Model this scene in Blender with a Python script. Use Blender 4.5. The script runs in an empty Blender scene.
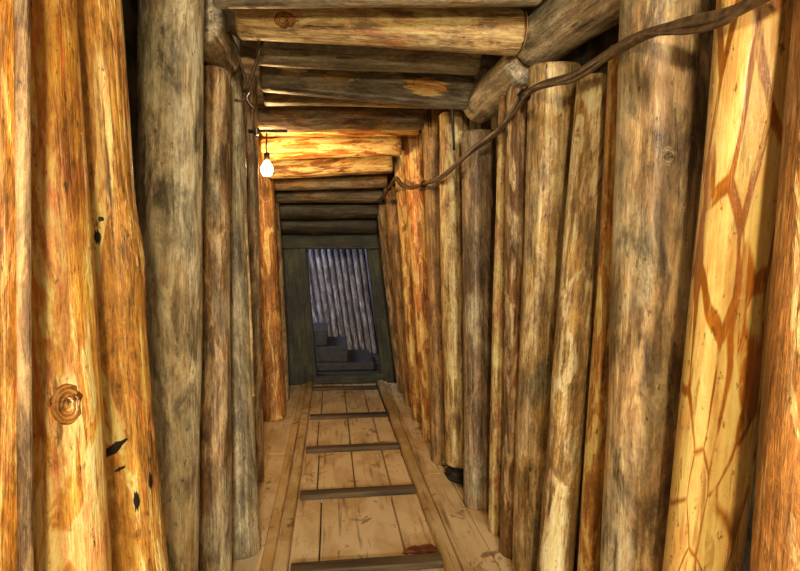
import bpy, bmesh, math, random
from mathutils import Vector, Matrix, noise
C = bpy.context.scene.collection
SC = bpy.context.scene
PI = math.pi

# ------------------------------------------------------------------ camera
W, H, F = 800.0, 571.0, 600.0
EYE = Vector((0.0, 0.0, 1.5))
YAW, PITCH = math.atan(70 / 600), math.atan(25 / 600)
FWD = Vector((math.sin(YAW) * math.cos(PITCH), math.cos(YAW) * math.cos(PITCH), -math.sin(PITCH)))
RGT = Vector((math.cos(YAW), -math.sin(YAW), 0))
UPV = RGT.cross(FWD)
cd = bpy.data.cameras.new('camera'); cam = bpy.data.objects.new('camera', cd); C.objects.link(cam)
cd.sensor_width = 36.0; cd.lens = 36.0 * F / W; cd.clip_start = 0.02
cam.matrix_world = Matrix.Translation(EYE) @ Matrix((RGT, UPV, -FWD)).transposed().to_4x4()
SC.camera = cam
def ray(x, y):
    return (FWD * F + RGT * (x - W / 2) - UPV * (y - H / 2)).normalized()
def at_y(x, y, Y):
    d = ray(x, y); return EYE + d * (Y / d.y)
def at_z(x, y, z):
    d = ray(x, y); return EYE + d * ((z - EYE.z) / d.z)

# ------------------------------------------------------------------ materials
def srgb(h):
    h = h.lstrip('#'); v = [int(h[i:i + 2], 16) / 255 for i in (0, 2, 4)]
    return tuple(c / 12.92 if c <= .04045 else ((c + .055) / 1.055) ** 2.4 for c in v) + (1,)
class NT:
    def __init__(s, name):
        s.m = bpy.data.materials.new(name); s.m.use_nodes = True
        s.n = s.m.node_tree.nodes; s.l = s.m.node_tree.links
        s.b = s.n['Principled BSDF']
    def add(s, t, **kw):
        n = s.n.new(t)
        for k, v in kw.items(): setattr(n, k, v)
        return n
    def link(s, a, b): s.l.new(a, b)
    def coords(s, scale, off=(0, 0, 0)):
        if not hasattr(s, 'tc'): s.tc = s.add('ShaderNodeTexCoord')
        mp = s.add('ShaderNodeMapping'); mp.inputs['Scale'].default_value = scale; mp.inputs['Location'].default_value = off
        s.link(s.tc.outputs['Object'], mp.inputs['Vector']); return mp.outputs['Vector']
    def noise(s, vec, scale, detail=4, rough=.6, dist=0):
        n = s.add('ShaderNodeTexNoise'); n.inputs['Scale'].default_value = scale; n.inputs['Detail'].default_value = detail
        n.inputs['Roughness'].default_value = rough; n.inputs['Distortion'].default_value = dist
        s.link(vec, n.inputs['Vector']); return n.outputs['Fac']
    def ramp(s, fac, a, b):
        n = s.add('ShaderNodeMapRange', interpolation_type='SMOOTHSTEP'); n.inputs['From Min'].default_value = a; n.inputs['From Max'].default_value = b
        s.link(fac, n.inputs['Value']); return n.outputs['Result']
    def mul(s, a, b):
        n = s.add('ShaderNodeMath', operation='MULTIPLY'); s.link(a, n.inputs[0])
        if isinstance(b, (int, float)): n.inputs[1].default_value = b
        else: s.link(b, n.inputs[1])
        return n.outputs[0]
    def addm(s, a, b):
        n = s.add('ShaderNodeMath', operation='ADD'); s.link(a, n.inputs[0]); s.link(b, n.inputs[1]); return n.outputs[0]
    def mix(s, fac, a, b):
        n = s.add('ShaderNodeMix', data_type='RGBA')
        if isinstance(fac, (int, float)): n.inputs[0].default_value = fac
        else: s.link(fac, n.inputs[0])
        for v, i in ((a, 6), (b, 7)):
            if isinstance(v, tuple): n.inputs[i].default_value = v
            else: s.link(v, n.inputs[i])
        return n.outputs[2]
    def overlay(s, fac, a, b):
        n = s.add('ShaderNodeMix', data_type='RGBA', blend_type='OVERLAY'); n.inputs[0].default_value = fac
        s.link(a, n.inputs[6]); s.link(b, n.inputs[7]); return n.outputs[2]
    def bump(s, h, strength, dist=.01):
        n = s.add('ShaderNodeBump'); n.inputs['Strength'].default_value = strength; n.inputs['Distance'].default_value = dist
        s.link(h, n.inputs['Height']); s.link(n.outputs['Normal'], s.b.inputs['Normal'])
    def color(s, c): s.link(c, s.b.inputs['Base Color'])

def wood(name, light, mid, dark, seed=0, patch=.5, streak=.42, speck=.35, rough=.5, grey=None, grey_amt=.0, cells=0, bumpk=.7, fine=1.0, grit=.62, mott=.55):
    """log surface: peeled pale patches, inner bark, dark cracks along the grain, flecks, weathering"""
    t = NT(name); o = (seed * 3.71 % 17, seed * 5.13 % 13, seed * 2.37 % 19)
    L, M, D = srgb(light), srgb(mid), srgb(dark)
    vs = t.coords((1, 1, .07), o); vp = t.coords((1, 1, .24), (o[1], o[2], o[0])); vf = t.coords((1, 1, .45), (o[2], o[0], o[1])); vg = t.coords((1, 1, .5), o)
    st = t.noise(vs, 34 * fine, 5, .68, .4); pa = t.noise(vp, 13, 4, .6, 1.2); pb = t.noise(t.coords((1, 1, .11), (o[2], o[1], o[0])), 26, 4, .6, .8); sp = t.noise(vf, 55, 3, .7); gr = t.noise(vs, 90, 2, .6)
    if cells:
        v = t.add('ShaderNodeTexVoronoi', feature='DISTANCE_TO_EDGE'); v.inputs['Scale'].default_value = 15.0
        wv = t.add('ShaderNodeVectorMath', operation='ADD'); nz = t.add('ShaderNodeTexNoise'); nz.inputs['Scale'].default_value = 9
        t.link(vp, nz.inputs['Vector']); sc_ = t.add('ShaderNodeVectorMath', operation='SCALE'); sc_.inputs['Scale'].default_value = .05
        sm_ = t.add('ShaderNodeVectorMath', operation='MULTIPLY'); sm_.inputs[1].default_value = (1, 1, .35); t.link(nz.outputs['Color'], sm_.inputs[0]); t.link(sm_.outputs[0], sc_.inputs[0]); t.link(t.coords((1, 1, .2), o), wv.inputs[0]); t.link(sc_.outputs[0], wv.inputs[1])
        t.link(wv.outputs[0], v.inputs['Vector'])
        big = t.noise(vp, 4.5, 2, .5, .6)
        e = t.addm(v.outputs['Distance'], t.mul(t.ramp(big, .60, .38), .06))
        pf = t.ramp(e, .055, .10)
    else:
        pf = t.ramp(pa, patch - .045, patch + .045)
    c = t.mix(pf, M, L); c = t.mix(t.mul(t.ramp(pb, .56, .63), .6), c, L); c = t.mix(t.mul(t.ramp(pb, .43, .36), .55), c, t.mix(.5, M, D))
    c = t.mix(t.mul(t.ramp(gr, .35, .75), .35), c, M)
    if grey:
        g = t.noise(vg, 3.6, 4, .6, .4)
        c = t.mix(t.mul(t.ramp(g, .62 - grey_amt * .35, .78 - grey_amt * .35), .85), c, srgb(grey))
    c = t.mix(t.mul(t.ramp(st, streak, streak - .13), .85), c, D)
    c = t.mix(t.mul(t.ramp(sp, speck + .04, speck - .06), .75), c, D)
    ga = t.noise(t.coords((1, 1, .05), (o[1], o[0], o[2])), 46, 7, .75, .5); gb = t.noise(t.coords((1, 1, .30), (o[0], o[2], o[1])), 120, 5, .75, .5)
    mo = t.noise(t.coords((1, 1, .38), (o[2], o[2], o[1])), 10, 7, .72, .6)
    c = t.overlay(mott, c, t.ramp(mo, .32, .66))
    c = t.overlay(grit, c, t.ramp(t.addm(t.mul(ga, .62), t.mul(gb, .38)), .36, .64))
    c = t.mix(t.mul(t.ramp(gb, .64, .72), grit * .55), c, L)
    t.color(c)
    t.b.inputs['Roughness'].default_value = rough
    h = t.addm(t.addm(t.addm(t.mul(st, .8), t.mul(pf, .15)), t.mul(sp, .4)), t.addm(t.mul(ga, .6), t.mul(gb, .25)))
    t.bump(h, bumpk, .012)
    return t.m
def plain(name, col, rough=.6, metal=0, nz=.25, scale=30, bumpk=.3, stretch=(1, 1, 1), dark=None):
    t = NT(name); n = t.noise(t.coords(stretch), scale, 5, .6)
    b = srgb(col); d = srgb(dark) if dark else tuple(x * (1 - nz * 1.6) for x in b[:3]) + (1,)
    t.color(t.mix(t.ramp(n, .35, .65), d, b)); t.b.inputs['Roughness'].default_value = rough; t.b.inputs['Metallic'].default_value = metal
    t.bump(n, bumpk, .01); return t.m

# colour families
AMBER = dict(light='#f8d88c', mid='#c98f3c', dark='#5f390f')
TAN = dict(light='#e6d3a2', mid='#a98752', dark='#463114')
BROWN = dict(light='#c6ab80', mid='#8f7250', dark='#362819')
GREY = dict(light='#cfc09c', mid='#a08c66', dark='#443a29', grey='#aea384', grey_amt=.6)
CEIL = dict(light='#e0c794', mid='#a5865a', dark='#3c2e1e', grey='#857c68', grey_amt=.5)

# ------------------------------------------------------------------ mesh helpers
def link_mesh(name, bm, mat, parent=None, mw=None, smooth=True):
    me = bpy.data.meshes.new(name); bm.normal_update(); bm.to_mesh(me); bm.free()
    if smooth:
        for p in me.polygons: p.use_smooth = True
    me.materials.append(mat)
    o = bpy.data.objects.new(name, me); C.objects.link(o)
    if parent is not None: o.parent = parent
    if mw is not None: o.matrix_basis = mw
    return o
def tag(o, label, cat, group=None):
    o['label'] = label; o['category'] = cat
    if group: o['group'] = group
    return o
def struct(o): o['kind'] = 'structure'; return o
def empty(name, loc=(0, 0, 0), rz=0):
    o = bpy.data.objects.new(name, None); C.objects.link(o); o.location = loc; o.rotation_euler = (0, 0, rz); return o
def add_box(bm, lo, hi, bevel=0.0, seg=1, mtx=None):
    lo, hi = Vector(lo), Vector(hi); c = (lo + hi) / 2
    r = bmesh.ops.create_cube(bm, size=1, matrix=Matrix.Translation(c) @ Matrix.Diagonal((*(hi - lo), 1)))
    vs = r['verts']
    if bevel > 0:
        es = {e for v in vs for e in v.link_edges}
        rr = bmesh.ops.bevel(bm, geom=list(es), offset=bevel, segments=seg, affect='EDGES', profile=.6); vs = list({v for f in rr['faces'] for v in f.verts} | {v for v in vs if v.is_valid})
    if mtx is not None: bmesh.ops.transform(bm, matrix=mtx, verts=[v for v in vs if v.is_valid])
def tube_bm(pts, rad, n=10, cap=True, steps=6):
    """smooth tube through points (Catmull-Rom)"""
    P = [Vector(p) for p in pts]; path = []
    for i in range(len(P) - 1):
        a, b = P[i], P[i + 1]; p0 = P[i - 1] if i else a * 2 - b; p3 = P[i + 2] if i + 2 < len(P) else b * 2 - a
        for k in range(steps):
            u = k / steps
            path.append(.5 * ((2 * a) + (b - p0) * u + (2 * p0 - 5 * a + 4 * b - p3) * u * u + (3 * a - p0 - 3 * b + p3) * u ** 3))
    path.append(P[-1])
    bm = bmesh.new(); rings = []; up = Vector((0, 0, 1)); m = len(path)
    for i, p in enumerate(path):
        t = (path[min(i + 1, m - 1)] - path[max(i - 1, 0)]).normalized()
        if abs(t.dot(up)) > .95: up = Vector((1, 0, 0))
        s = t.cross(up).normalized(); q = s.cross(t); up = q
        r = rad(i / (m - 1)) if callable(rad) else rad
        rings.append([bm.verts.new(p + (s * math.cos(2 * PI * k / n) + q * math.sin(2 * PI * k / n)) * r) for k in range(n)])
    for a, b in zip(rings, rings[1:]):
        for k in range(n): bm.faces.new((a[k], a[(k + 1) % n], b[(k + 1) % n], b[k]))
    if cap: bm.faces.new(rings[0][::-1]); bm.faces.new(rings[-1])
    bmesh.ops.recalc_face_normals(bm, faces=bm.faces)
    return bm
def log_bm(L, r0, r1, seed, bend=.0, lump=.05, knots=(), flat=None, n=36, bevel=.012):
    """a log along local +z from 0 to L"""
    bm = bmesh.new(); m = max(10, int(L / .045)); rings = []
    zs = [0.0] + [L * k / m for k in range(1, m)] + [L]
    zs = [0.0, bevel] + zs[1:-1] + [L - bevel, L]; shr = {0: .9, len(zs) - 1: .9}
    for i, z in enumerate(zs):
        u = z / L; r = (r0 + (r1 - r0) * u) * shr.get(i, 1)
        bx = bend * math.sin(u * PI * 1.3 + seed) - bend * math.sin(seed) ; by = bend * .6 * math.sin(u * PI * 1.7 + seed * 2) - bend * .6 * math.sin(seed * 2)
        ring = []
        for k in range(n):
            a = 2 * PI * k / n; cx, sy = math.cos(a), math.sin(a)
            d = noise.noise(Vector((cx * 1.1 + seed * 3.1, sy * 1.1 - seed, z * 1.6))) * lump * 1.1
            d += noise.noise(Vector((cx * 3.5 - seed, sy * 3.5 + seed * 2.3, z * 3.2))) * lump * .45
            d += noise.noise(Vector((cx * 8 + seed, sy * 8, z * 2))) * lump * .22
            rr = r * (1 + d)
            for (ka, kz, ks, kh) in knots:
                da = (a - ka + PI) % (2 * PI) - PI; q = (da * r / ks) ** 2 + ((z - kz) / (ks * 1.5)) ** 2
                if q < 6: rr += kh * math.exp(-q)
            x, y = rr * cx, rr * sy
            ring.append(bm.verts.new((x + bx, y + by, z)))
        rings.append(ring)
    for a, b in zip(rings, rings[1:]):
        for k in range(n): bm.faces.new((a[k], a[(k + 1) % n], b[(k + 1) % n], b[k]))
    for ring, flip in ((rings[0], True), (rings[-1], False)):
        c = bm.verts.new(sum((v.co for v in ring), Vector()) / n)
        for k in range(n):
            f = (ring[k], ring[(k + 1) % n], c); bm.faces.new(f[::-1] if flip else f)
    return bm
def frame_to(p, q, ref=Vector((0, -1, 0))):
    """matrix whose +z runs p->q and whose +x looks roughly towards ref"""
    z = (q - p).normalized(); x = (ref - z * ref.dot(z)).normalized(); y = z.cross(x)
    return Matrix.Translation(p) @ Matrix((x, y, z)).transposed().to_4x4()
from mathutils.bvhtree import BVHTree
BV = {}
def skin(o, a, z, r):
    """point and radius of the log's own surface at angle a, height z (local log frame)"""
    if o.name not in BV: BV[o.name] = BVHTree.FromPolygons([v.co.copy() for v in o.data.vertices], [tuple(p.vertices) for p in o.data.polygons])
    d = Vector((math.cos(a), math.sin(a), 0)); h = BV[o.name].ray_cast(d * r * 3 + Vector((0, 0, z)), -d)
    return h[0] if h[0] is not None else d * r + Vector((0, 0, z))
def knot_part(parent, mat, a, z, r, size, name='knot', lift=.0):
    """ringed branch knot standing a little out of the log surface, local log frame"""
    bm = bmesh.new(); n = 20; prof = [(1.0, -.25), (.92, .14), (.74, .26), (.60, .13), (.45, .20), (.28, .10), (.0, .15)]
    rings = []
    for pr, ph in prof:
        if pr == 0: rings.append([bm.verts.new((0, 0, ph * size))]); continue
        rings.append([bm.verts.new((pr * size * math.cos(2 * PI * k / n) * (1 + .12 * math.sin(3 * k + z * 9)), 1.5 * pr * size * math.sin(2 * PI * k / n), (ph - .12) * size)) for k in range(n)])
    for A, B in zip(rings, rings[1:]):
        for k in range(n):
            if len(B) == 1: bm.faces.new((A[k], A[(k + 1) % n], B[0]))
            else: bm.faces.new((A[k], A[(k + 1) % n], B[(k + 1) % n], B[k]))
    out = Vector((math.cos(a), math.sin(a), 0)); up = Vector((0, 0, 1)); side = up.cross(out)
    mw = Matrix.Translation(skin(parent, a, z, r) + out * lift) @ Matrix((side, up, out)).transposed().to_4x4()
    return link_mesh(name, bm, mat, parent, mw)
def end_cap_part(parent, mat, z, r, flip=False):
    """sawn face with its growth rings on a log end"""
    bm = bmesh.new(); n = 28
    rs = [(r * .93, 0), (r * .90, .006), (r * .6, .007), (r * .3, .0075), (0, .008)]; rings = []
    for rr, h in rs:
        h = -h if flip else h
        if rr == 0: rings.append([bm.verts.new((0, 0, z + h))])
        else: rings.append([bm.verts.new((rr * math.cos(2 * PI * k / n), rr * math.sin(2 * PI * k / n), z + h)) for k in range(n)])
    for A, B in zip(rings, rings[1:]):
        for k in range(n):
            f = (A[k], A[(k + 1) % n], B[0]) if len(B) == 1 else (A[k], A[(k + 1) % n], B[(k + 1) % n], B[k])
            bm.faces.new(f[::-1] if flip else f)
    return link_mesh('cut_end', bm, mat, parent)

def knot_mat(name, light, mid, dark, seed):
    t = NT(name); w = t.add('ShaderNodeTexWave', wave_type='RINGS', rings_direction='Z'); w.inputs['Scale'].default_value = 42; w.inputs['Distortion'].default_value = 4.5; w.inputs['Detail'].default_value = 3
    t.link(t.coords((1, .75, .2), (0, 0, seed)), w.inputs['Vector']); n = t.noise(t.coords((1, 1, 1), (seed, 0, 0)), 40, 4, .6, 1.0)
    c = t.mix(t.mul(t.ramp(w.outputs['Fac'], .0, .9), .55), srgb(mid), srgb(light)); c = t.mix(t.mul(t.ramp(n, .54, .36), .95), c, srgb(dark)); t.color(c); t.b.inputs['Roughness'].default_value = .5; t.bump(w.outputs['Fac'], .4, .004); return t.m
M_KNOT = knot_mat('knot_wood', '#b0762f', '#7a4519', '#2c1607', 3)
M_KNOT_PALE = knot_mat('amber_knot_wood', '#d09a4a', '#8f5a20', '#4a2809', 4)
M_KNOT_GREY = knot_mat('weathered_knot_wood', '#d8c8a8', '#87734f', '#2c2418', 5)
t = NT('sawn_log_end'); w = t.add('ShaderNodeTexWave', wave_type='RINGS', rings_direction='Z'); w.inputs['Scale'].default_value = 38; w.inputs['Distortion'].default_value = 1.5
t.link(t.coords((1, 1, 1)), w.inputs['Vector']); t.color(t.mix(w.outputs['Fac'], srgb('#8f6a3c'), srgb('#c9a266'))); t.b.inputs['Roughness'].default_value = .7; M_END = t.m

# ------------------------------------------------------------------ wall posts
def lerp_tab(tab, v):
    if v <= tab[0][0]: return tab[0][1]
    for (a, p), (b, q) in zip(tab, tab[1:]):
        if v <= b: return p + (q - p) * (v - a) / (b - a)
    return tab[-1][1]
def x_left(Y, z): return lerp_tab([(1.0, .45), (1.8, .45), (3, .45), (7, .46)], Y) + lerp_tab([(1.0, .045), (2.2, .01), (7, .0)], Y) * z
def x_right(Y, z): return lerp_tab([(1, .82), (2.5, .86), (4, .86), (6.5, .90)], Y) - z * lerp_tab([(1, .0), (2.5, .04), (4.2, .09), (5, .13), (6.5, .19)], Y)
def solve(side, ex, ey, r, dx, Yc=None):
    if Yc:
        d = ray(ex, ey); a = math.atan2(d.x, d.y) * side; hl = math.hypot(d.x, d.y); X = (r + Yc * math.sin(a)) / math.cos(a)
        return Vector((side * X, Yc, EYE.z + d.z / hl * (X * math.sin(a) + Yc * math.cos(a))))
    d = ray(ex, ey); hl = math.hypot(d.x, d.y); a = abs(math.atan2(d.x, d.y)); fx = x_left if side < 0 else x_right
    Y, z = 3.0, 1.5
    for _ in range(25):
        xi = fx(Y, z) + dx
        Y = ((xi + r) * math.cos(a) - r) / math.sin(a)
        tt = (xi + r) * math.sin(a) + Y * math.cos(a); z = EYE.z + d.z / hl * tt
    return Vector((side * (xi + r), Y, z))
def axis_at(P, Q, z): return P + (Q - P) * ((z - P.z) / (Q.z - P.z))
POSTS = {}
def wall_posts(side, rows):
    prev = None
    for R in rows:
        (x1, y1), (x2, y2) = R['e']; rmax = R.get('r', .11); dx = R.get('dx', 0); zb, zt = R.get('zb', 0.0), R.get('zt', 2.72)
        lo, hi = .02, rmax; best = None
        for _ in range(30):
            r = hi if best is None and _ == 0 else (lo + hi) / 2
            Yt, Yb = R.get('Y', (None, None)); P, Q = solve(side, x1, y1, r, dx, Yt), solve(side, x2, y2, r, dx, Yb)
            A, B = axis_at(P, Q, zb), axis_at(P, Q, zt)
            ok = True
            if prev:
                for z in (zb, .5, 1.0, 1.7, min(zt, prev[3])):
                    a, b = axis_at(A, B, z), axis_at(prev[0], prev[1], z)
                    if math.hypot(a.x - b.x, a.y - b.y) < (r + prev[2]) * 1.0 + .012: ok = False
            if ok:
                best = (A, B, r); lo = r
                if _ == 0: break
            else: hi = r
        if best is None: print('NOFIT', R['k']); best = (A, B, r)
        A, B, r = best; prev = prev if R.get('behind') else (A, B, r, zt)
        print('%-4s r=%.3f  base(%.2f %.2f) top(%.2f %.2f) z%.2f-%.2f' % (R['k'], r, A.x, A.y, B.x, B.y, zb, zt))
        POSTS[R['k']] = best
        L = (B - A).length; sd = R.get('seed', len(POSTS) * 1.37)
        mw = frame_to(A, B, Vector((-A.x, -A.y, 0)))           # local +x looks to where one stands
        fam = dict(R['m']); fam.setdefault('seed', sd)
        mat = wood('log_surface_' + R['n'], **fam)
        kn = R.get('knots', ())
        o = link_mesh(R['n'], log_bm(L, r * .985, r * .985, sd, R.get('bend', .006), R.get('lump', .05), [(a, z, s, h) for a, z, s, h, *_ in kn]), mat, mw=mw)
        tag(o, R['l'], 'log', 'upright wall logs lining the near walls' if R.get('near') else 'upright wall logs lining the tunnel')
        for k in kn:
            if len(k) > 4: knot_part(o, k[4], k[0], k[1], r + k[3] * .8, k[2] * .55)
        if R.get('cap'): end_cap_part(o, M_END, L, r)
def F_(fam, **kw): d = dict(fam); d.update(kw); return d

wall_posts(-1, [
 dict(k='L1', n='upright_log', e=((32, 60), (35, 500)), r=.10, Y=(.99, .99), m=F_(AMBER, light='#eabd70', mid='#b87c30', patch=.55, rough=.42), l='thick amber log at the near end, cropped by the frame edge, with a splintered strip', knots=[(.2, 2.0, .03, .006)]),
 dict(k='L2', n='upright_log', e=((80, 60), (106, 500)), r=.095, Y=(1.22, 1.22), m=F_(AMBER, patch=.5, rough=.38, light='#f6cf88'), l='honey-coloured smooth log with a large oval knot at waist height', knots=[(.42, 1.235, .05, .010, M_KNOT_PALE), (-.25, 1.55, .03, .004)]),
 dict(k='L3', n='upright_log', e=((131, 60), (167, 500)), r=.115, Y=(1.50, 1.56), m=F_(AMBER, patch=.56, rough=.45, mid='#c08b3e', streak=.44), l='amber log with black smears low down, next to the wide grey log', knots=[(1.15, 1.50, .07, .016), (.3, 1.40, .02, .006)], bend=.012),
 dict(k='L4', n='upright_log', e=((203, 60), (199, 500)), r=.125, dx=.03, m=F_(GREY, grit=.38, mott=.75), l='wide dusty grey-olive log just beyond the amber logs'),
 dict(k='L5', n='upright_log', e=((232.5, 60), (232, 500)), r=.09, m=F_(GREY, grey_amt=.4, mid='#84643c', light='#b99c72'), zt=2.42, l='slim brown-grey mottled log behind the wide grey-olive one'),
 dict(k='L6', n='upright_log', e=((243, 130), (259, 500)), r=.10, Y=(3.38, 3.12), m=F_(GREY, light='#9b8f70'), l='shadowy grey log with a thin stick leaning along it'),
 dict(k='L7', n='upright_log', e=((259, 140), (264, 450)), r=.08, m=F_(BROWN, grey='#7a705c', grey_amt=.4), l='drab brown log on the near side of the glowing bulb'),
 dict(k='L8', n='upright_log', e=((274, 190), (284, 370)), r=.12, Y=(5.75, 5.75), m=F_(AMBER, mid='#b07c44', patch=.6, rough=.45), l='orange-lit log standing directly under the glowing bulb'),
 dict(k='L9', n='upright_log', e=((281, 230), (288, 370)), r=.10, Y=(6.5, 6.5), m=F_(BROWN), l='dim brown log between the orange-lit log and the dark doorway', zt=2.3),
])
wall_posts(1, [
 dict(k='R1', n='upright_log', e=((791, 60), (757, 500)), r=.10, m=F_(AMBER, patch=.60, mid='#a87238', light='#e8c080'), l='rough orange-brown log at the near end, cropped beside the bright peeled log'),
 dict(k='R2', n='upright_log', e=((708, 60), (667, 500)), r=.10, m=F_(AMBER, cells=1, light='#f8d480', mid='#a5651f', rough=.24, streak=.33, grit=.22, mott=.3, bumpk=.35), l='bright yellow log with leaf-shaped peeled patches between brown bark', lump=.03),
 dict(k='R3', n='upright_log', e=((621, 60), (603, 500)), r=.125, m=F_(GREY, grey_amt=.45, light='#b89c70', mid='#8f7350', rough=.36, grit=.38, mott=.75, bumpk=.5), l='wide grey-brown log with a curled knot at eye level and glossy streak', knots=[(.05, 1.79, .034, .006, M_KNOT_GREY)]),
 dict(k='R4', n='split_log', e=((605, 100), (581, 500)), r=.042, dx=.062, behind=1, m=F_(AMBER, patch=.52, mid='#c08a44'), l='narrow yellow split log squeezed behind the wide grey-brown one', zt=2.16),
 dict(k='R5', n='upright_log', e=((578, 80), (542, 500)), r=.070, Y=(2.02, 2.2), m=F_(TAN, patch=.53), l='tan log leaning away, with an orange worn spot near its top', zt=2.14),
 dict(k='R6', n='upright_log', e=((527, 80), (514, 500)), r=.10, m=F_(TAN, patch=.48, light='#cbb283', grey='#8c8468', grey_amt=.3), l='pale straw log under the joint of the two grey stringers', zt=2.27),
 dict(k='R7', n='upright_log', e=((506, 130), (500, 500)), r=.07, m=F_(BROWN, mid='#7d5a33', patch=.55), l='dark flaking brown log beside the pale straw log', zt=2.25),
 dict(k='R8', n='split_log', e=((497, 150), (490, 450)), r=.06, dx=.01, m=F_(TAN, light='#dcc084', patch=.45), l='thin pale split log tight behind the flaking brown one', zt=2.25),
 dict(k='R9', n='upright_log', e=((461, 130), (463, 480)), r=.10, Y=(3.40, 3.55), m=F_(GREY, mid='#77604a', light='#a48a68', grey_amt=.35), l='brown-grey log whose rounded foot ends on the boards', zt=2.24),
 dict(k='R10', n='upright_log', e=((439, 130), (445, 440)), r=.10, Y=(3.85, 3.95), m=F_(TAN, light='#d9bd86', patch=.46), l='buff log ending short above a dark hole at the floor', zb=.12, zt=2.45),
 dict(k='R11', n='upright_log', e=((422, 135), (431, 450)), r=.11, Y=(4.33, 4.36), m=F_(BROWN, light='#b3905e'), l='brown log with a sawn rounded top beside the dark cross beam', zt=2.58, cap=1),
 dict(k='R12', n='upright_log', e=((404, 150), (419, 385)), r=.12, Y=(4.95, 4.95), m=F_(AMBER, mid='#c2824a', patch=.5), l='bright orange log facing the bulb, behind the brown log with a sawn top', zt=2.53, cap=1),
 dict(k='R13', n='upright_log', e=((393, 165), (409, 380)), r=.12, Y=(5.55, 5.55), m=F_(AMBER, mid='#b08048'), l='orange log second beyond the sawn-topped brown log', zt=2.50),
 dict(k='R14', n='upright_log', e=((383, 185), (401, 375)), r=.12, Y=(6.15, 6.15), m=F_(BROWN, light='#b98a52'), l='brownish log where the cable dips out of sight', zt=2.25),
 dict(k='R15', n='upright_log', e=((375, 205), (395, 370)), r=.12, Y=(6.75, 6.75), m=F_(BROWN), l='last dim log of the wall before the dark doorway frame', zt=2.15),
])

def smear(parent, mat, r, a0, z0, w, h, seed, slope=0):
    """ragged dried smear lying on the bark, local log frame"""
    bm = bmesh.new(); n = 24; g = []
    for i in range(n + 1):
        u = i / n * 2 - 1; hw = math.sqrt(max(0, 1 - u * u)) * (.65 + .6 * noise.noise(Vector((u * 3, seed, 0))))
        row = []
        for k in range(10):
            v = (k / 9 * 2 - 1) * hw; a = a0 + u * w / r; z = z0 + v * h + slope * u * w + .2 * h * noise.noise(Vector((seed, u * 4, k)))
            row.append(bm.verts.new(skin(parent, a, z, r) + Vector((math.cos(a), math.sin(a), 0)) * (.003 if 0 < k < 9 else .0012)))
        g.append(row)
    for A, B in zip(g, g[1:]):
        for k in range(9): bm.faces.new((A[k], B[k], B[k + 1], A[k + 1]))
    bmesh.ops.recalc_face_normals(bm, faces=bm.faces)
    o = link_mesh('black_smear', bm, mat, parent); o['label'] = 'black tarry smear'; return o
M_TAR = plain('dried_tar', '#1d140c', .6, nz=.4, scale=60)
o = next(o for o in bpy.data.objects if o.get('label', '').startswith('amber log with black smears'))
A, B, r = POSTS['L3'][:3]
for a0, z0, w_, h_, sd, sl in ((-.38, 1.105, .036, .017, 1, .55), (-.12, 1.06, .055, .018, 2, .5), (.42, .93, .008, .035, 3, 0), (.85, .96, .008, .03, 4, 0), (.12, 1.56, .007, .022, 5, 0), (.2, 1.60, .006, .008, 6, 0), (.15, 1.02, .012, .006, 8, .2)):
    smear(o, M_TAR, r * 1.02, a0, z0, w_, h_, sd, sl)
o = next(o for o in bpy.data.objects if o.get('label', '').startswith('thick amber log at the near end'))
A, B, r = POSTS['L1'][:3]
pts = [(.95, z) for z in (.2, .6, 1.0, 1.4, 1.7, 1.9)] + [(.75, 2.05), (.9, 2.2)]
link_mesh('split_strip', tube_bm([(r * 1.0 * math.cos(a), r * 1.0 * math.sin(a), z) for a, z in pts], lambda u: .011 * min(1, 6 * (1 - u) + .25), 10), wood('split_strip_wood', '#a88a60', '#75593a', '#2e2014', 9), o)

# ------------------------------------------------------------------ cross beams of the roof
def cross(key, xl, xr, Y, yt, yb, fam, label, tilt=0, knots=(), name='roof_log', lump=.05, caps=(0, 0), yl=0, bend=.004):
    """log across the roof: left/right picture columns, distance, picture rows of its upper and lower edge in the middle"""
    a, b = at_y(xl, (yt + yb) / 2 - tilt / 2, Y), at_y(xr, (yt + yb) / 2 + tilt / 2, Y - yl)
    r = (yb - yt) / 2 * Y / F
    fam = dict(fam); sd = fam.setdefault('seed', len(POSTS) * 2.11 + 5); POSTS[key] = (a, b, r)
    L = (b - a).length
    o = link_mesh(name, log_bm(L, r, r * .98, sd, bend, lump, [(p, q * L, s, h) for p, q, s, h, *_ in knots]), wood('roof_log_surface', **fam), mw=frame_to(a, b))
    tag(o, label, 'roof log', 'roof logs across the tunnel')
    for k in knots:
        if len(k) > 4: knot_part(o, k[4], k[0], k[1] * L, r + k[3] * .8, k[2] * .55)
    if caps[0]: end_cap_part(o, M_END, 0, r, True)
    if caps[1]: end_cap_part(o, M_END, L, r)
    print('%-4s r=%.3f Y%.2f z%.2f x %.2f..%.2f' % (key, r, Y, a.z, a.x, b.x))
    return o
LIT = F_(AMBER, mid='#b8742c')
cross('A0', 212, 540, 2.20, -42, 5, F_(CEIL, grey_amt=.8), 'dim grey log along the top edge, before the tan log with an oval knot')
cross('A', 238, 520, 2.50, 0, 46, F_(CEIL, light='#d6b67d', grey_amt=.25, patch=.46), 'thick tan roof log with an oval knot and pale worn belly', tilt=18, knots=[(.48, .165, .055, .008, M_KNOT_PALE)], caps=(0, 1))
cross('B0', 258, 478, 2.95, 34, 70, F_(CEIL, light='#9a8f76', mid='#6f664f', grey_amt=.9), 'slate grey roof log hiding behind the thick tan one', tilt=12)
cross('B1', 262, 470, 3.38, 56, 100, F_(CEIL, mid='#7d6440', grey='#615d52', grey_amt=.8), 'tilted dark roof log with a yellow worn patch and small knot', tilt=20, knots=[(.25, .69, .035, .006, M_KNOT_PALE)])
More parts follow.
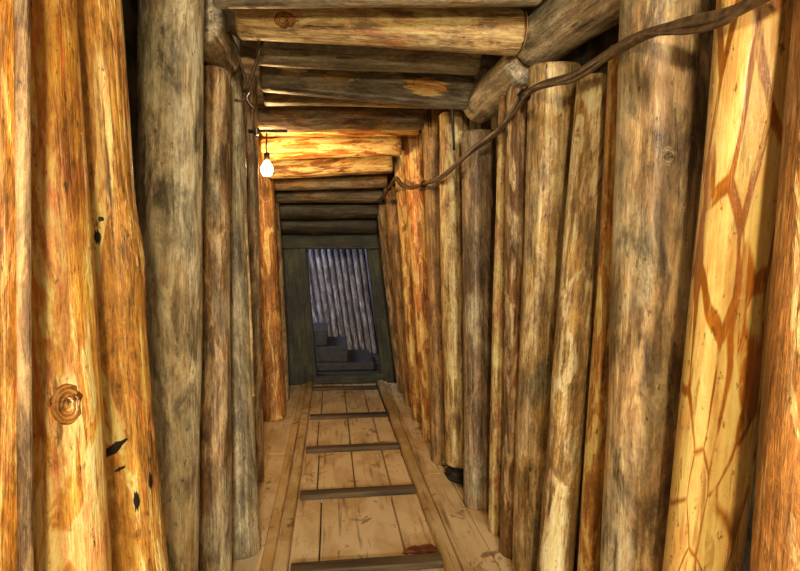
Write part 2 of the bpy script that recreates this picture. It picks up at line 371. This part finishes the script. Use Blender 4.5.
cross('C', 264, 462, 3.82, 80, 107, F_(CEIL, light='#a88a5c', mid='#7a6040', grey_amt=.6), 'brown roof log lying just above the slit of light', tilt=4)
cross('D', 256, 423, 4.22, 106, 131, F_(CEIL, light='#9b7c52', mid='#6e5236', grey_amt=.4), 'dark brown cross beam framing the bulb-lit bay')
cross('E0', 262, 418, 4.53, 121, 136, LIT, 'thin added pole standing in for the lit ceiling board between the dark cross beam and the brightest roof log')  # added pole catches bulb light in place of the bright ceiling board
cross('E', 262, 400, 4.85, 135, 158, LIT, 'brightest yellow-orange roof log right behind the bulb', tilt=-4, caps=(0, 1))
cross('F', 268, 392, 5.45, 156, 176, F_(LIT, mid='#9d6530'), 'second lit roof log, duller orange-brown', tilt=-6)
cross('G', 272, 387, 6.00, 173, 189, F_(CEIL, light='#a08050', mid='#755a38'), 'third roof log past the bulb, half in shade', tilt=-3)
cross('H', 273, 383, 6.45, 186, 203, F_(CEIL, light='#7d6a48', mid='#5c4a30', grey='#55503f'), 'dim grey-brown roof log, fourth past the bulb')  # this and the next two: dimness of the far end darkened into the colours
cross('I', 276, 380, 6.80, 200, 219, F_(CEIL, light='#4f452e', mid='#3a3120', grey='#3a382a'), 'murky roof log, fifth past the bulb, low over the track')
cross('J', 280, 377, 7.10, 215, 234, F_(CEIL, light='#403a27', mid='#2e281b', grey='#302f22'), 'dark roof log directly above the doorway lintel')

bm = bmesh.new(); bmesh.ops.create_icosphere(bm, subdivisions=4, radius=1)
A_, B_, r_ = POSTS['R10']
for v in bm.verts:
    p = v.co * 1; d = 1 + .22 * noise.noise(p * 2.1) + .08 * noise.noise(p * 6); v.co = Vector((max(-.9, min(.9, p.x)) * .10 * d, max(-.9, min(.9, p.y)) * .11 * d, 0.054 + max(-.86, min(.86, p.z)) * .062))
tag(link_mesh('hole_fill_stone', bm, plain('hole_dark_stone', '#2a231c', .7, nz=.4, scale=18, bumpk=.8), None, Matrix.Translation((A_.x, A_.y, 0))), 'dark stone added to fill the dark hole under the short buff log at the floor', 'stone')  # dark stone added where the short log leaves a dark hole
o = next(o for o in bpy.data.objects if o.get('label', '').startswith('tilted dark roof log'))
A, B, r = POSTS['B1']; L = (B - A).length
M_WORN = wood('worn_yellow_wood', '#e8c080', '#c08a40', '#5a3a18', 7, .5, .4); M_WORN2 = wood('worn_pale_wood', '#cdb88c', '#94784c', '#40301c', 8, .5, .44)
def worn(parent, mat, r, a0, z0, w, h, seed, lab):
    p = smear(parent, mat, r, a0, z0, w, h, seed); p.name = 'worn_patch'; p['label'] = lab
worn(o, M_WORN, r, .42, L * .77, .05, .17, 3, 'yellow worn patch'); worn(o, M_WORN2, r, .15, L * .14, .05, .13, 4, 'pale worn patch'); worn(o, M_WORN2, r, .35, L * .36, .03, .14, 6, 'pale worn patch')
# longitudinal stringers over the posts
def lay(p, q, r, fam, label, caps=(0, 0), name='stringer_log'):
    p, q = Vector(p), Vector(q); L = (q - p).length
    fam = dict(fam); fam.setdefault('seed', p.y * 7.7 + p.x)
    o = link_mesh(name, log_bm(L, r, r * .97, fam['seed'], .004, .05), wood('stringer_surface', **fam), mw=frame_to(p, q, Vector((-p.x, 0, -.3))))
    tag(o, label, 'log')
    if caps[0]: end_cap_part(o, M_END, 0, r, True)
    if caps[1]: end_cap_part(o, M_END, L, r)
    return o
lay((.985, 1.75, 2.43), (.905, 2.60, 2.45), .115, F_(GREY, light='#cfc4ae', mid='#a8997f'), 'grey stringer log nearer us, its end butting the thick tan roof log')
lay((.89, 2.63, 2.38), (.855, 3.42, 2.39), .105, F_(GREY, light='#c4b79e', mid='#9a8b72', grey_amt=.6), 'blunt grey stringer log over the post tops, behind the joint')
lay((-.57, 2.71, 2.55), (-.56, 3.24, 2.55), .115, F_(GREY, light='#a08a62', mid='#7a6240'), 'brown-grey stringer log above the wide grey-olive post')

# ------------------------------------------------------------------ doorway at the far end
YP = 7.4
def beam(name, p, q, sx, sy, mat, parent=None, bevel=.012):
    p, q = Vector(p), Vector(q); L = (q - p).length
    bm = bmesh.new(); add_box(bm, (-sx / 2, -sy / 2, 0), (sx / 2, sy / 2, L), bevel, 2)
    return link_mesh(name, bm, mat, parent, frame_to(p, q, Vector((1, 0, 0)) if abs((q - p).normalized().z) > .5 else Vector((0, 0, 1))), False)
M_SHADEWOOD = wood('shade_dark_mossy_wood', '#302f1e', '#232217', '#0d0c08', 2.2, .5, .42, grey='#3d4028', grey_amt=.6)  # mossy timber with the far-end shade darkened into its colours
fr = tag(empty('doorway_frame', (.1, YP, 0)), 'mossy timber doorway frame, shade darkened into its colour, at the far end of the track', 'doorway')
def inv(o):
    o.matrix_basis = Matrix.Translation((-.1, -YP, 0)) @ o.matrix_basis; return o
inv(beam('post', (-.355, YP, 0), (-.485, YP, 1.64), .40, .2, M_SHADEWOOD, fr))
inv(beam('post', (.74, YP, 0), (.55, YP, 1.64), .20, .2, M_SHADEWOOD, fr))
inv(beam('lintel', (-.75, YP, 1.735), (.9, YP, 1.735), .19, .24, M_SHADEWOOD, fr))
inv(beam('lintel', (-.75, YP, 1.93), (.9, YP, 1.93), .19, .2, M_SHADEWOOD, fr))
inv(beam('sill', (-.22, YP, .05), (.66, YP, .06), .1, .22, M_SHADEWOOD, fr))

# chamber behind: slanting bluish poles, steps climbing
M_PALE = dict(light='#bdb4b4', mid='#857b78', dark='#2b2728')
YB = 9.6
for i in range(12):
    xb = -.36 + i * .098; r = .042
    a, b = Vector((xb + .10, YB, 0)), Vector((xb - .22, YB + .02, 2.3)); L = (b - a).length
    if i == 0: continue
    words = ['', 'first', 'second', 'third', 'fourth', 'fifth', 'sixth', 'seventh', 'eighth', 'ninth', 'tenth', 'eleventh'][i]
    o = link_mesh('slanting_pole', log_bm(L, r, r * .95, i * 3.3, .004, .06, n=20), wood('pale_pole_surface', **F_(M_PALE, seed=i * 1.9, patch=.5 + .02 * (i % 3))), mw=frame_to(a, b))
    tag(o, '%s slanting grey pole from the stair side, in the daylit chamber beyond the doorway' % words, 'pole', 'slanting poles of the daylit chamber')
M_STEP = plain('dark_stone_step', '#46433f', .6, nz=.3, scale=14, bumpk=.5)  # one dark grey with noise for all steps
for i, (x1, zt, lab) in enumerate([(.60, .10, 'lowest and longest grey stone step beyond the doorway'), (.24, .31, 'middle grey stone step, set back on the longest one'), (-.04, .53, 'topmost grey stone step reached last, beside the pale poles')]):
    bm = bmesh.new(); z0 = (0, .10, .31)[i]; add_box(bm, (-1.0, 8.15 + .12 * i, z0), (x1, 9.42, zt), .015, 2)
    tag(link_mesh('stone_step', bm, M_STEP, smooth=False), lab, 'step', 'stone steps in the daylit chamber')

# ------------------------------------------------------------------ floor, track
M_ROCK = plain('grey_rock', '#6b6252', .85, nz=.5, scale=7, bumpk=1.0)
def plank_mat(name, light, mid, dark, seed):
    return wood(name, light, mid, dark, seed, patch=.5, streak=.33, speck=.3, rough=.6, bumpk=.35, fine=.6)
def floor_mesh():
    bm = bmesh.new(); rnd = random.Random(4)
    ys = [.3, 1.9, 2.87, 3.78, 4.72, 5.72, 7.28]
    cuts = {0: [-.03, .36], 1: [-.03, .36], 2: [-.06, .38], 3: [-.09, .16, .40], 4: [-.11, .16, .40], 5: [-.09, .16, .38]}
    for b in range(6):
        xs = [-.215] + cuts[b] + [.55]
        for x0, x1 in zip(xs, xs[1:]):
            add_box(bm, (x0 + .004, ys[b] + .003, -.04), (x1 - .004, ys[b + 1] - .003, rnd.uniform(-.004, .003)), .006)
    for x0, x1 in ((-.62, -.285), (.61, .82), (.82, 1.06)):
        y = .3 + (x1 > 0) * .4
        while y < 7.2:
            l = min(rnd.uniform(1.6, 2.4), 7.3 - y)
            add_box(bm, (x0 + .003, y + .003, -.04), (x1 - .003, y + l - .003, rnd.uniform(-.006, .0)), .006); y += l
    return bm
def swap_mat(name, light, mid, dark, seed):
    """boards: grain runs along world Y"""
    t = NT(name); L, M, D = srgb(light), srgb(mid), srgb(dark); o = (seed, seed * 2, seed * 3)
    st = t.noise(t.coords((1, .05, 1), o), 30, 5, .6, .3); pa = t.noise(t.coords((1, .4, 1), o), 5, 4, .6, .5); sp = t.noise(t.coords((1, .6, 1), o), 22, 4, .65, .3); bl = t.noise(t.coords((1, .7, 1), o), 6.5, 5, .65, .8)
    c = t.mix(t.ramp(pa, .36, .62), M, L); c = t.mix(t.mul(t.ramp(st, .46, .32), .65), c, D); c = t.mix(t.mul(t.ramp(sp, .36, .27), .7), c, D)
    c = t.mix(t.mul(t.ramp(bl, .40, .33), .75), c, D); c = t.mix(t.mul(t.ramp(sp, .60, .70), .5), c, L)
    t.color(c); t.b.inputs['Roughness'].default_value = .62; t.bump(t.addm(t.mul(st, .7), t.mul(sp, .5)), .4, .008); return t.m
M_FLOOR = swap_mat('sandy_floor_boards', '#f2dcb2', '#d8b884', '#7a5730', 1.3)
struct(link_mesh('floor', floor_mesh(), M_FLOOR, smooth=False))
M_RAIL = swap_mat('worn_rail_wood', '#e2c898', '#bd9c64', '#553b1e', 4.1)
M_RAIL2 = swap_mat('light_rail_board', '#e6c892', '#c8a468', '#6a4a24', 6.1)
M_RUNG = plain('grey_weathered_rung', '#6b5a42', .7, nz=.4, scale=16, bumpk=.6, stretch=(.1, 1, 1), dark='#33271a')
M_RUST = plain('rust_red_scale', '#8a4a20', .8, nz=.4, scale=25, bumpk=.5)
tr = tag(empty('mine_track', (.2, 4.5, 0)), 'wooden mine track with two timber rails and cross ties on the boards', 'track')
def trp(name, lo, hi, mat, bev=.008, mtx=None):
    bm = bmesh.new(); add_box(bm, lo, hi, bev, 2, mtx)
    o = link_mesh(name, bm, mat, tr, None, False); o.location = (-.2, -4.5, 0); return o
def rail_bm(xa, xb, w, h, seed):
    bm = bmesh.new(); n = 40; prev = None
    for i in range(n + 1):
        u = i / n; y = .4 + u * 6.8; x = xa + (xb - xa) * u + .008 * noise.noise(Vector((seed, y * .9, 0))); hh = h + .005 * noise.noise(Vector((y * 2, seed, 3)))
        k = w / 2; pr = [(-k, -.002), (-k, hh * .8), (-k * .82, hh), (k * .82, hh), (k, hh * .8), (k, -.002)]
        ring = [bm.verts.new((x + a, y, b)) for a, b in pr]
        if prev:
            for j in range(6): bm.faces.new((prev[j], prev[(j + 1) % 6], ring[(j + 1) % 6], ring[j]))
        else: bm.faces.new(ring)
        prev = ring
    bm.faces.new(prev[::-1]); bmesh.ops.recalc_face_normals(bm, faces=bm.faces); return bm
def rail(name, xa, xb, w, h, mat, sd):
    o = link_mesh(name, rail_bm(xa, xb, w, h, sd), mat, tr, None, False); o.location = (-.2, -4.5, 0); return o
rail('rail', -.246, -.243, .07, .055, M_RAIL, 1); rail('rail', .560, .600, .07, .055, M_RAIL, 2)
o = rail('side_board', -.316, -.312, .06, .03, M_RAIL2, 3); o['label'] = 'paler board along the outside of the rail'
rail('side_board', .635, .658, .04, .035, M_RAIL, 4)
for i, (y0, w, tw) in enumerate([(2.86, .09, .02), (3.79, .09, .03), (4.71, .085, .035), (5.70, .085, .02), (6.95, .09, .0)]):
    mt = Matrix.Translation((.21, y0, 0)) @ Matrix.Rotation(tw, 4, 'Z')
    trp('cross_tie', (-.405, -w / 2, -.001), (.335, w / 2, .036), M_RUNG, .01, mt)
bm = bmesh.new(); rnd = random.Random(2)
vs = []
n = 18
for lev, s in ((.0, 1.0), (.012, .8)):
    vs.append([bm.verts.new((.60 + .10 * s * math.cos(2 * PI * k / n) * (1 + .25 * math.sin(2.7 * k)), 2.97 + .05 * s * math.sin(2 * PI * k / n) * (1 + .3 * math.cos(1.9 * k)), lev)) for k in range(n)])
for k in range(n): bm.faces.new((vs[0][k], vs[0][(k + 1) % n], vs[1][(k + 1) % n], vs[1][k]))
bm.faces.new(vs[1]); bmesh.ops.recalc_face_normals(bm, faces=bm.faces)
for v in bm.verts: v.co.x -= .13; v.co.y += .035; v.co.z += .002
o = link_mesh('rust_scab', bm, M_RUST, tr, None, False); o.location = (-.2, -4.5, 0); o['label'] = 'rust-red flaking scab beside the rail'
# ------------------------------------------------------------------ shell of rock behind the timber
def slab(name, lo, hi, mat=M_ROCK, sub=24, amp=.05, axis=0):
    bm = bmesh.new(); add_box(bm, lo, hi); bmesh.ops.subdivide_edges(bm, edges=list(bm.edges), cuts=sub, use_grid_fill=True)
    for v in bm.verts:
        d = noise.noise(v.co * 2.3) * amp + noise.noise(v.co * 7) * amp * .35; v.co[axis] += d
    return struct(link_mesh(name, bm, mat))
slab('wall_left', (-1.05, -7, -.3), (-.79, 7.6, 3.0), axis=0, amp=.025)
slab('wall_right', (1.125, -7, -.3), (1.5, 11, 3.0), axis=0, amp=.025)
slab('ceiling', (-1.05, -7, 2.84), (1.5, 11, 3.05), axis=2, amp=.03)
slab('ground', (-3.4, -7, -.35), (1.5, 11, -.07), axis=2, amp=.02)
slab('wall_rear', (-1.05, -7.2, -.3), (1.5, -6.95, 3.0), axis=1)
slab('wall_far', (-3.4, 9.85, -.3), (1.5, 10.1, 3.0), axis=1)
bm = bmesh.new(); add_box(bm, (-1.0, YP - .08, 2.04), (1.3, YP + .08, 2.9)); add_box(bm, (.9, YP - .08, -.1), (1.3, YP + .08, 2.04)); add_box(bm, (-1.0, YP - .08, -.1), (-.60, YP + .08, 2.04))
struct(link_mesh('wall_end', bm, M_ROCK, smooth=False))
slab('floor_chamber', (-3.4, 7.5, -.2), (1.3, 9.85, -.01), axis=2, amp=.01)

# ------------------------------------------------------------------ cable, wires, bulb
M_CABLE = plain('dusty_brown_cable', '#6e573c', .5, nz=.35, scale=40, bumpk=.4)
M_STEEL = plain('bare_steel', '#8c8378', .4, 1.0, nz=.3, scale=30)
M_RUSTY = plain('rusty_wire', '#5b4632', .6, .6, nz=.4, scale=50)
M_BLACK = plain('black_rubber', '#17130f', .5, nz=.3)
def on_wall(x, y, off):
    d = ray(x, y); Y = 3.0
    for _ in range(60):
        z = EYE.z + d.z / d.y * Y; Y = .5 * Y + .5 * (x_right(Y, z) - off) * d.y / d.x
    return EYE + d * (Y / d.y)
cpx = [(800, -30), (757, -1), (725, 15), (680, 25), (640, 37), (600, 60), (570, 77), (540, 86), (524, 96), (513, 112), (498, 131), (470, 152), (442, 176), (424, 184), (411, 188), (402, 184), (396, 178), (389, 188), (384, 196), (378, 201)]
cp = [on_wall(x, y, .045) for x, y in cpx]; print([tuple(round(v, 2) for v in p) for p in cp])
cb = link_mesh('power_cable', tube_bm(cp, lambda u: 0.0138 + .0015 * math.sin(u * 60), 12), M_CABLE)
tag(cb, 'thick brown power cable sagging along the log wall', 'cable')
tw = []
for i in range(70):
    u = i / 69 * (len(cp) - 1); k = min(int(u), len(cp) - 2); p = cp[k].lerp(cp[k + 1], u - k); a = i * .55
    tw.append(p + Vector((-.008, math.cos(a) * .012 - .006, math.sin(a) * .012 - .01)))
link_mesh('twisted_strand', tube_bm(tw, .007, 7, steps=3), M_CABLE, cb)
for i in (8, 13, 17):
    bm = bmesh.new(); d = (cp[i + 1] - cp[i - 1]).normalized()
    b2 = tube_bm([d * -.012, d * .012], .024, 14, steps=1)
    link_mesh('cable_tie', b2, M_BLACK, cb, Matrix.Translation(cp[i]))
st = [on_wall(452, 104, .012), on_wall(453, 125, .008), on_wall(454, 150, .010)]
tag(link_mesh('hanging_strap', tube_bm(st, .008, 8), M_BLACK), 'short black strap hanging between the buff and brown-grey logs', 'strap')

bp = at_y(267, 169, 4.44)
bulb = tag(empty('light_bulb', bp), 'glowing bare bulb hung by the dark cross beam', 'light bulb')
t = NT('glowing_glass'); t.b.inputs['Base Color'].default_value = (1, .8, .5, 1); t.b.inputs['Emission Color'].default_value = (1.0, .60, .24, 1); t.b.inputs['Emission Strength'].default_value = 305; M_GLOW = t.m
bm = bmesh.new(); prof = [(0, -.052), (.018, -.049), (.033, -.038), (.041, -.018), (.042, .0), (.036, .02), (.025, .038), (.017, .052), (.016, .058)]; n = 20; rings = []
for r, z in prof: rings.append([bm.verts.new((r * math.cos(2 * PI * k / n), r * math.sin(2 * PI * k / n), z)) for k in range(n)] if r else [bm.verts.new((0, 0, z))])
for A, B in zip(rings, rings[1:]):
    for k in range(n):
        if len(A) == 1: bm.faces.new((A[0], B[(k + 1) % n], B[k]))
        else: bm.faces.new((A[k], A[(k + 1) % n], B[(k + 1) % n], B[k]))
bm.faces.new(rings[-1]); bmesh.ops.recalc_face_normals(bm, faces=bm.faces)
link_mesh('glass', bm, M_GLOW, bulb)
link_mesh('socket', tube_bm([(0, 0, .055), (0, 0, .115)], .021, 14, steps=2), M_BLACK, bulb)
link_mesh('flex', tube_bm([(0, 0, .115), (-.005, .0, .16), (.0, .0, .22), (0, -.02, .30)], .006, 8), M_BLACK, bulb)
br = tag(empty('lamp_bracket', at_y(250, 131, 4.02)), 'small pale and rusty metal bracket on the post by the bulb', 'bracket')
link_mesh('arm', tube_bm([(-.01, .0, .0), (.19, -.02, .0), (.24, -.02, .0)], .011, 8), M_RUSTY, br)
link_mesh('clamp', tube_bm([(.045, -.025, -.03), (.045, -.025, .015)], .016, 10), M_STEEL, br)
Yw = 2.62
def wp(pts): return [at_y(x, y, Yw + dy) for x, y, dy in pts]
wr = link_mesh('hanging_wire', tube_bm(wp([(229, 32, 0), (238, 55, 0), (246, 83, .02), (247, 96, .02), (241, 101, .02), (235, 100, .02)]), .006, 8), M_RUSTY)
tag(wr, 'two crossed rusty wires with a pale hook hanging below the thick tan roof log', 'wire')
link_mesh('crossing_strand', tube_bm(wp([(263, 40, 0), (257, 60, 0), (249, 84, .0), (244, 92, .02)]), .007, 8), M_RUSTY, wr)
link_mesh('hook', tube_bm(wp([(250, 92, .0), (247, 98, .0), (250, 104, .0), (254, 108, .0)]), .008, 8), M_STEEL, wr)
kk = POSTS['L6']; A, B, r = kk
sA, sB = axis_at(A, B, .8) + Vector((r + .002, -.06, 0)), axis_at(A, B, 1.75) + Vector((r + .002, -.06, 0))
tag(link_mesh('leaning_stick', tube_bm([sA, (sA + sB) / 2 + Vector((.004, 0, 0)), sB], .008, 8), wood('pale_stick_wood', '#c0a878', '#94794a', '#403018', 8)), 'thin pale stick leaning against the shadowy grey log', 'stick')

# ------------------------------------------------------------------ lamp, added fill and daylight
def point(name, loc, e, col, rad):
    l = bpy.data.lights.new(name, 'POINT'); l.energy = e; l.color = col; l.shadow_soft_size = rad
    o = bpy.data.objects.new(name, l); C.objects.link(o); o.location = loc; return o
point('lamp_behind', (.02, -.62, 1.82), 76, (1, .76, .43), .06)
point('fill_rear', (.12, -4.0, 2.2), 640, (1, .88, .68), .25)  # unseen fill light added to even out brightness along the tunnel
a = bpy.data.lights.new('daylight_stairs', 'AREA'); a.energy = 36; a.color = (.72, .78, 1.0); a.size = 1.6; a.shape = 'RECTANGLE'; a.size_y = 2.0
ao = bpy.data.objects.new('daylight_stairs', a); C.objects.link(ao); ao.location = (-1.75, 8.9, 3.2); ao.rotation_euler = (0, math.radians(-52), 0)
w = bpy.data.worlds.new('sky'); SC.world = w; w.use_nodes = True
bg = w.node_tree.nodes['Background']; bg.inputs[0].default_value = (.6, .7, 1, 1); bg.inputs[1].default_value = .6
SC.view_settings.view_transform = 'Standard'; SC.view_settings.look = 'None'; SC.view_settings.gamma = 1; SC.view_settings.exposure = .82
SC.view_settings.use_curve_mapping = False
SC.cycles.use_denoising = True
SC.cycles.max_bounces = 10; SC.cycles.diffuse_bounces = 7
